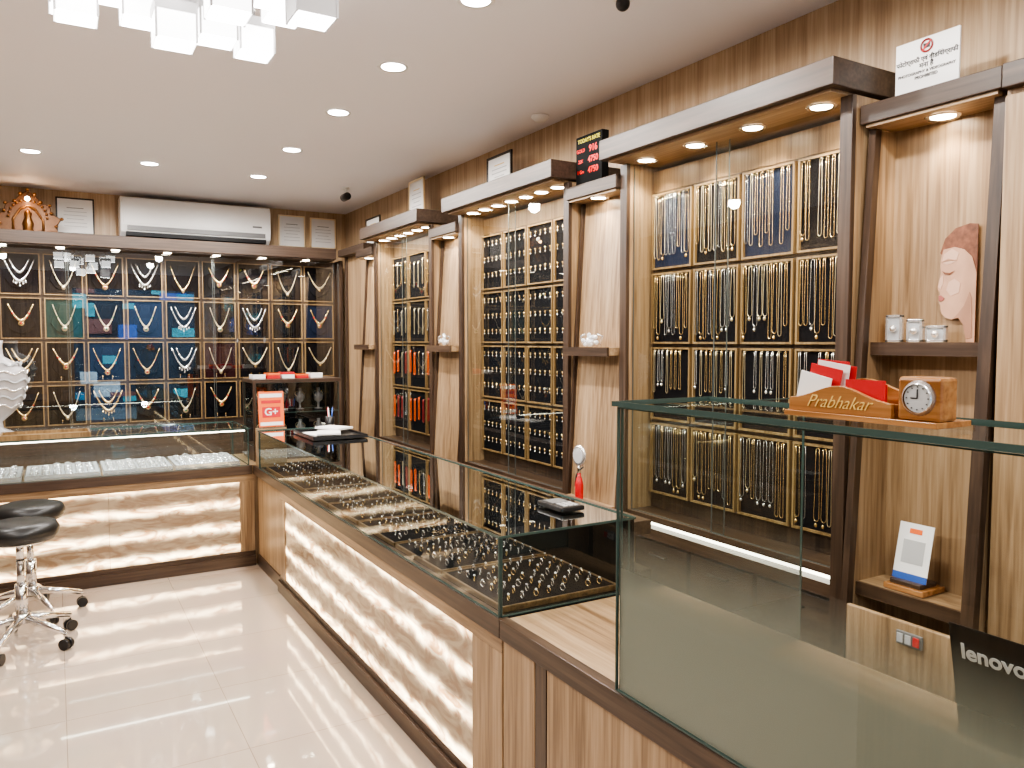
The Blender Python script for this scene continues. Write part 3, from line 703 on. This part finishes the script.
def frame_back(x,z,w,h,fm,label,y=7.499):
    c=thing('picture_frame',label,'picture frame',(x,y,z))
    b=MB(); f=.012
    b.box((x-w/2,y-.018,z-h/2),(x+w/2,y,z-h/2+f),fm).box((x-w/2,y-.018,z+h/2-f),(x+w/2,y,z+h/2),fm).box((x-w/2,y-.018,z-h/2),(x-w/2+f,y,z+h/2),fm).box((x+w/2-f,y-.018,z-h/2),(x+w/2,y,z+h/2),fm)
    b.put('frame',c); MB().box((x-w/2+f,y-.016,z-h/2+f),(x+w/2-f,y-.002,z+h/2-f),paper).put('certificate',c)
    b=MB()
    for i in range(6):
        zz=z+h*.22-i*h*.1; ww=w*(.3 if i%3 else .22); b.box((x-ww,y-.0168,zz-.002),(x+ww,y-.0162,zz+.002),lightgrey if i else blk)
    b.put('print_lines',c)
frame_back(.18,2.585,.28,.30,black_frame,'black framed certificate on wall above cabinet')
frame_back(1.97,2.585,.25,.30,brassy,'thin gold framed white certificate beside air conditioner')
frame_back(2.27,2.585,.25,.29,brassy,'thin gold framed white certificate near the corner')
def frame_side(y,z0,w,h,fm,label,x=2.30):
    c=thing('picture_frame',label,'picture frame',(x,y,z0))
    b=MB(); f=.014; z=z0+h/2
    b.box((x-.012,y-w/2,z0),(x,y+w/2,z0+f),fm).box((x-.012,y-w/2,z0+h-f),(x,y+w/2,z0+h),fm).box((x-.012,y-w/2,z0),(x,y-w/2+f,z0+h),fm).box((x-.012,y+w/2-f,z0),(x,y+w/2,z0+h),fm)
    b.put('frame',c); MB().box((x-.006,y-w/2+f,z0+f),(x,y+w/2-f,z0+h-f),paper).put('certificate',c)
    b=MB()
    for i in range(7):
        zz=z+h*.27-i*h*.09; ww=w*(.3 if i%3 else .2); b.box((x-.0072,y-ww,zz-.003),(x-.0064,y+ww,zz+.003),lightgrey if i else goldpaint)
    b.put('print_lines',c)
frame_side(6.45,2.362,.34,.25,black_frame,'black framed certificate standing on corner cabinet top',2.40)
frame_side(5.42,2.417,.28,.33,brassy,'gold framed certificate standing on cabinet top',2.36)
frame_side(4.17,2.417,.30,.26,black_frame,'black framed certificate standing on cabinet top',2.36)

c=thing('rate_board','black electronic price board with red digits on cabinet top','sign',(2.22,3.035,2.286))
MB().box((2.20,2.935,2.286),(2.24,3.142,2.525),blackm).put('board',c,bevel=.002)
X=2.199; yy=3.038; D=-.03
text("TODAY'S RATE",.026,greenled,c,(X,yy,2.530+D),RW,bold=.0004)
for tt,zz_ in (('GOLD',2.485),('22K',2.435),('1 Gm',2.385)): text(tt,.024,redled,c,(X,yy+.064,zz_+D),RW)
text('916',.044,redled,c,(X,yy-.035,2.485+D),RW,bold=.0006); text('4750',.040,redled,c,(X,yy-.035,2.435+D),RW,bold=.0006); text('4750',.040,redled,c,(X,yy-.035,2.385+D),RW,bold=.0006)
c=thing('notice_board','white acrylic notice board with red prohibition emblem','sign',(2.30,1.445,2.286))
MB().box((2.300,1.345,2.288),(2.306,1.545,2.468),paper).put('board',c)
MB().box((2.28,1.37,2.2855),(2.33,1.52,2.2875),acry).put('foot',c)
b=MB(); X=2.299; yy=1.445; zz=2.442
b.lathe((X,yy,zz),[(.021,-.0012),(.021,0),(.015,0),(.015,-.0012),(.021,-.0012)],dred,'X',24,caps=False)
b.box((X-.0012,yy-.010,zz-.007),(X,yy+.010,zz+.007),blk).prism([(X-.0018,yy-.015,zz+.012),(X-.0018,yy-.012,zz+.015),(X-.0018,yy+.015,zz-.012),(X-.0018,yy+.012,zz-.015)],(.001,0,0),red)
b.put('emblem',c)
text('फोटोग्राफी एवं वीडियोग्राफी',.0185,blk,c,(X,yy,2.405),RW,bold=.0003); text('मना है',.020,blk,c,(X,yy,2.386),RW,bold=.0003)
text('PHOTOGRAPHY & VIDEOGRAPHY',.0118,blk,c,(X,yy,2.368),RW,bold=.0002); text('PROHIBITED',.0130,blk,c,(X,yy,2.353),RW,bold=.0002)

c=thing('wall_shrine','ornate dark gold carved shrine panel with small warm lamp','shrine',(-.15,7.2,2.376))
b=MB(); pts=[(-.36,2.376),(-.34,2.46),(-.38,2.52),(-.31,2.56),(-.30,2.62),(-.24,2.64),(-.20,2.70),(-.15,2.73),(-.10,2.70),(-.06,2.64),(.0,2.62),(.01,2.56),(.08,2.52),(.04,2.46),(.06,2.376)]
b.prism([(x,7.26,z) for x,z in pts],(0,.03,0),glow_or); b.put('carved_panel',c,bevel=.006)
b=MB()
for i in range(len(pts)):
    x,z=pts[i]; b.ball((x,7.25,max(z,2.40)),.014,dkgold,8)
for a in range(14):
    t=math.pi*a/13; b.ball((-.15+.13*math.cos(t),7.25,2.52+.13*math.sin(t)),.011,dkgold,6)
b.tube([(-.25,7.25,2.39),(-.25,7.25,2.5),(-.2,7.25,2.58),(-.15,7.25,2.61),(-.10,7.25,2.58),(-.05,7.25,2.5),(-.05,7.25,2.39)],.010,dkgold); b.put('gilded_arch',c)
MB().lathe((-.15,7.22,2.376),[(.05,0),(.055,.02),(.03,.05),(.04,.09),(.02,.14),(.028,.17),(.005,.2)],dkgold,seg=14).put('idol',c)
MB().ball((-.15,7.2,2.655),.018,ledw,10).tube([(-.15,7.25,2.67),(-.15,7.2,2.675)],.004,gold).put('lamp_bulb',c)
o=bpy.data.lights.new('shrine_lamp','POINT'); o.energy=1.; o.color=(1,.5,.18); o.shadow_soft_size=.015
q=bpy.data.objects.new('shrine_lamp',o); COL.objects.link(q); q.parent=c; q.location=(0,-.04,.24)

# niche contents
c=thing('portrait_poster','printed portrait of auburn haired woman with lowered eyes','poster',(2.33,1.33,1.546))
KY=.70
def sil(pts,x,m,name):
    b=MB(); b.prism([(x-.056,1.352+(max(y,1.315)-1.40)*KY,z if z<1.6 else 1.6+(z-1.6)*.94) for y,z in pts],(.0015,0,0),m); bmesh.ops.remove_doubles(b.bm,verts=b.bm.verts,dist=1e-5); b.put(name,c)
sil([(1.475,1.83),(1.455,1.875),(1.41,1.905),(1.35,1.915),(1.315,1.91),(1.315,1.546),(1.33,1.546),(1.34,1.62),(1.35,1.72),(1.42,1.79)],2.389,hair,'printed_hair')
face=[(1.458,1.84),(1.468,1.81),(1.470,1.785),(1.466,1.768),(1.472,1.745),(1.480,1.722),(1.478,1.712),(1.470,1.706),(1.468,1.698),(1.473,1.690),(1.470,1.682),(1.472,1.672),(1.465,1.662),(1.464,1.650),(1.458,1.634),(1.44,1.622),(1.415,1.615),(1.385,1.62),(1.36,1.60),(1.35,1.546),(1.315,1.546),(1.315,1.76),(1.335,1.81),(1.37,1.835),(1.41,1.845)]
sil(face,2.386,skin,'printed_face')
sil([(1.455,1.825),(1.462,1.80),(1.44,1.79),(1.40,1.80),(1.39,1.825),(1.42,1.84)],2.3848,skin3,'printed_forehead')
sil([(1.468,1.75),(1.476,1.722),(1.466,1.714),(1.455,1.73),(1.456,1.76)],2.3848,skin3,'printed_nose')
sil([(1.43,1.735),(1.44,1.71),(1.42,1.69),(1.385,1.70),(1.38,1.73),(1.405,1.745)],2.3848,skin3,'printed_cheek')
sil([(1.41,1.616),(1.385,1.635),(1.36,1.66),(1.34,1.70),(1.33,1.68),(1.325,1.56),(1.35,1.556),(1.365,1.60),(1.385,1.62)],2.3845,skin2,'printed_neck_shade')
sil([(1.472,1.692),(1.462,1.694),(1.446,1.684),(1.455,1.676),(1.470,1.676)],2.383,pmat('printed_lip_tint',(.38,.12,.10),.4),'printed_lips')
sil([(1.460,1.772),(1.445,1.766),(1.425,1.764),(1.405,1.770),(1.425,1.758),(1.448,1.760)],2.383,hair,'printed_eyelash'); sil([(1.464,1.800),(1.435,1.810),(1.398,1.802),(1.43,1.804)],2.383,skin2,'printed_brow')
for i,(y,w,h) in enumerate([(1.51,.055,.085),(1.447,.05,.07),(1.385,.065,.05)]):
    x=2.27+.008*i
    c=thing('silver_frame','small silver standing ornament frame on niche shelf','ornament',(x,y,1.546),group='silver ornaments on shelf')
    b=MB(); f=.008; z0=1.546
    b.box((x,y-w/2,z0),(x+.012,y+w/2,z0+f),silver).box((x,y-w/2,z0+h-f),(x+.012,y+w/2,z0+h),silver).box((x,y-w/2,z0),(x+.012,y-w/2+f,z0+h),silver).box((x,y+w/2-f,z0),(x+.012,y+w/2,z0+h),silver); b.put('frame',c,bevel=.001)
    MB().box((x+.004,y-w/2+f,z0+f),(x+.009,y+w/2-f,z0+h-f),vel_w).ball((x,y,z0+h*.5),.012,silver,10).put('insert',c)
def crystals(y,z):
    x=2.12+fx(z)-.045
    b=MB()
    for i in range(26):
        a=random.uniform(0,6.28); r=random.uniform(0,.04); k=random.randrange(4)
        b.ball((r*.4*math.cos(a),r*2.0*math.sin(a),.012+k*.018*(1-r/.05)),.011,crystal,7)
    for s_ in (-.07,.07): b.tube([(0,s_,.01),(0,s_*1.2,.05),(0,s_*.7,.06)],.005,silver)
    o=tag(b.put('crystal_ornament'),'sparkling crystal ornament on niche shelf','ornament','crystal ornaments'); o.location=(x,y,z)
crystals(2.96,1.522); crystals(4.56,1.522)
c=thing('payment_stand','white payment card stand on dark wooden base','sign',(2.25,1.42,.782))
MB().box((2.215,1.355,.782),(2.33,1.485,.80),holder).box((2.225,1.37,.80),(2.31,1.47,.815),dy).put('stand_base',c,bevel=.003)
def qs(ya,yb,za,zb_,m,off,b):
    f=lambda z:2.245+(z-.815)*.22-off
    b.prism([(f(za),ya,za),(f(za)+.002,ya,za),(f(zb_)+.002,ya,zb_),(f(zb_),ya,zb_)],(0,yb-ya,0),m)
b=MB(); qs(1.365,1.475,.815,.985,paper,0,b); b.put('card',c,bevel=.0)
b=MB(); qs(1.365,1.475,.815,.835,blueprint,.001,b); qs(1.385,1.455,.865,.935,lightgrey,.001,b); qs(1.40,1.44,.955,.97,orange,.001,b); b.put('card_print',c)
c=thing('switch_socket','grey electrical switch board with red indicator','socket',(2.142,1.34,.68))
MB().box((2.134,1.305,.655),(2.142,1.385,.695),grey).put('plate',c,bevel=.002)
b=MB()
for i in range(3): b.box((2.130,1.312+i*.025,.662),(2.134,1.330+i*.025,.688),red if i==0 else lightgrey)
b.put('switches',c)
ex,ey=2.12,2.99
c=thing('fire_extinguisher','small red fire extinguisher with round pressure gauge','fire extinguisher',(ex,ey,.80))
MB().lathe((ex,ey,.802),[(.018,0),(.020,.01),(.020,.07),(.014,.10),(.008,.11),(.008,.125)],red,seg=20).put('cylinder_body',c)
MB().lathe((ex,ey,.927),[(.009,0),(.009,.035)],chrome).tube([(ex,ey,.94),(ex,ey-.03,.96)],.004,blk).put('valve',c)
MB().tube([(ex,ey+.008,.935),(ex,ey+.025,.91),(ex-.005,ey+.024,.86)],.004,blk).put('hose',c)
MB().lathe((ex-.008,ey,1.01),[(.042,0),(.050,.004),(.050,.012),(.042,.014)],silver,'X',24).lathe((ex-.010,ey,1.01),[(.036,0),(.036,.002)],lightgrey,'X',24).put('gauge',c)

# ---------------------------------------------------------------- ornament & wood tray on rear counter
ox,oy=-.34,5.85
c=thing('jewellery_bust','tall pale grey ornate jewellery bust standing on glass counter','display bust',(ox,oy,.953))
MB().lathe((ox,oy,.953),[(.11,0),(.11,.02),(.05,.05),(.045,.09),(.10,.14),(.15,.20),(.175,.28),(.19,.36),(.175,.42),(.11,.47),(.062,.50),(.055,.56),(.062,.60)],pearl,seg=32,sy=.6).put('bust_body',c)
for j in range(6):
    z=.953+.19+j*.052; r=[.148,.165,.178,.190,.183,.150][j]+.003
    b=MB()
    b.tube([(ox+(r+.004*math.sin(9*a))*math.cos(a),oy+(r+.004*math.sin(9*a))*.6*math.sin(a),z+.012*math.sin(9*a)) for a in [2*math.pi*i/72 for i in range(72)]],.007,vel_w if j%2 else silver,5,closed=True)
    b.put('carved_strand',c)
o=tag(MB().box((-.24,-.13,0),(.24,.13,.012),honeyz).box((-.24,-.13,.012),(.24,-.12,.03),honeyz).box((-.24,.12,.012),(.24,.13,.03),honeyz).box((-.24,-.12,.012),(-.23,.12,.03),honeyz).box((.23,-.12,.012),(.24,.12,.03),honeyz).put('wooden_tray'),'honey wood presentation tray on rear glass counter','tray')
o.location=(-.06,5.635,.9535)
c=thing('side_counter','low wooden counter with dark edge','counter',(-.6,1.2,0))
MB().box((-1.1,.5,0),(-.14,1.74,.72),wz).put('body',c); MB().box((-1.12,.48,.72),(-.12,1.77,.76),dy).put('worktop',c,bevel=.004)

# ---------------------------------------------------------------- stools
s=thing('bar_stool','round black leather stool on chrome five star castor base','stool',group='stools at the counter')
MB().lathe((0,0,0),[(.05,.545),(.16,.55),(.178,.575),(.18,.60),(.165,.628),(.12,.64),(.02,.642)],leather,seg=32).put('seat',s)
MB().lathe((0,0,0),[(.10,.53),(.12,.535),(.12,.546),(.10,.548)],chrome).cyl((0,0,.44),.018,.10,chrome).put('seat_plate',s)
MB().cyl((0,0,.16),.028,.16,chrome).cyl((0,0,.28),.018,.17,chrome).cyl((0,0,.12),.04,.05,chrome).put('gas_lift',s)
MB().tube([(.03,0,.535),(.12,.06,.525),(.16,.08,.522)],.006,blk).put('lever',s)
for i in range(5):
    a=i*2*math.pi/5+.35; ca,sa=math.cos(a),math.sin(a)
    MB().tube([(.03*ca,.03*sa,.14),(.14*ca,.14*sa,.115),(.25*ca,.25*sa,.085)],lambda t:.022-.008*t,chrome,8).put('leg',s)
    w=MB().tube([(.25*ca,.25*sa,.085),(.25*ca,.25*sa,.06)],.007,chrome,8)
    for k in(-1,1):
        px,py=.25*ca-sa*.014*k,.25*sa+ca*.014*k
        w.tube([(px-sa*.009,py+ca*.009,.028),(px+sa*.009,py-ca*.009,.028)],.028,blackp,14)
    w.put('castor',s)
S=Proto(s); S.at((-.18,4.62,0),.2); S.at((-.15,5.12,0),1.0)

for p in list(tp.values())+nk+chs+shorts+CBS+[ear,ring,ring2,br,GT,RT,bb]+list(SP.values()): p.cleanup()

# ---------------------------------------------------------------- world & camera
w=bpy.data.worlds.new('daylight'); SC.world=w; w.use_nodes=True
w.node_tree.nodes['Background'].inputs[0].default_value=(.6,.8,1,1); w.node_tree.nodes['Background'].inputs[1].default_value=9.0
cam=bpy.data.cameras.new('camera'); co=bpy.data.objects.new('camera',cam); COL.objects.link(co); SC.camera=co
th=math.radians(30.37); ph=math.radians(3.16)
co.location=(0,0,1.55); co.rotation_euler=(math.pi/2-ph,0,-th)
cam.sensor_width=36; cam.lens=780/1024*36; cam.clip_start=.05
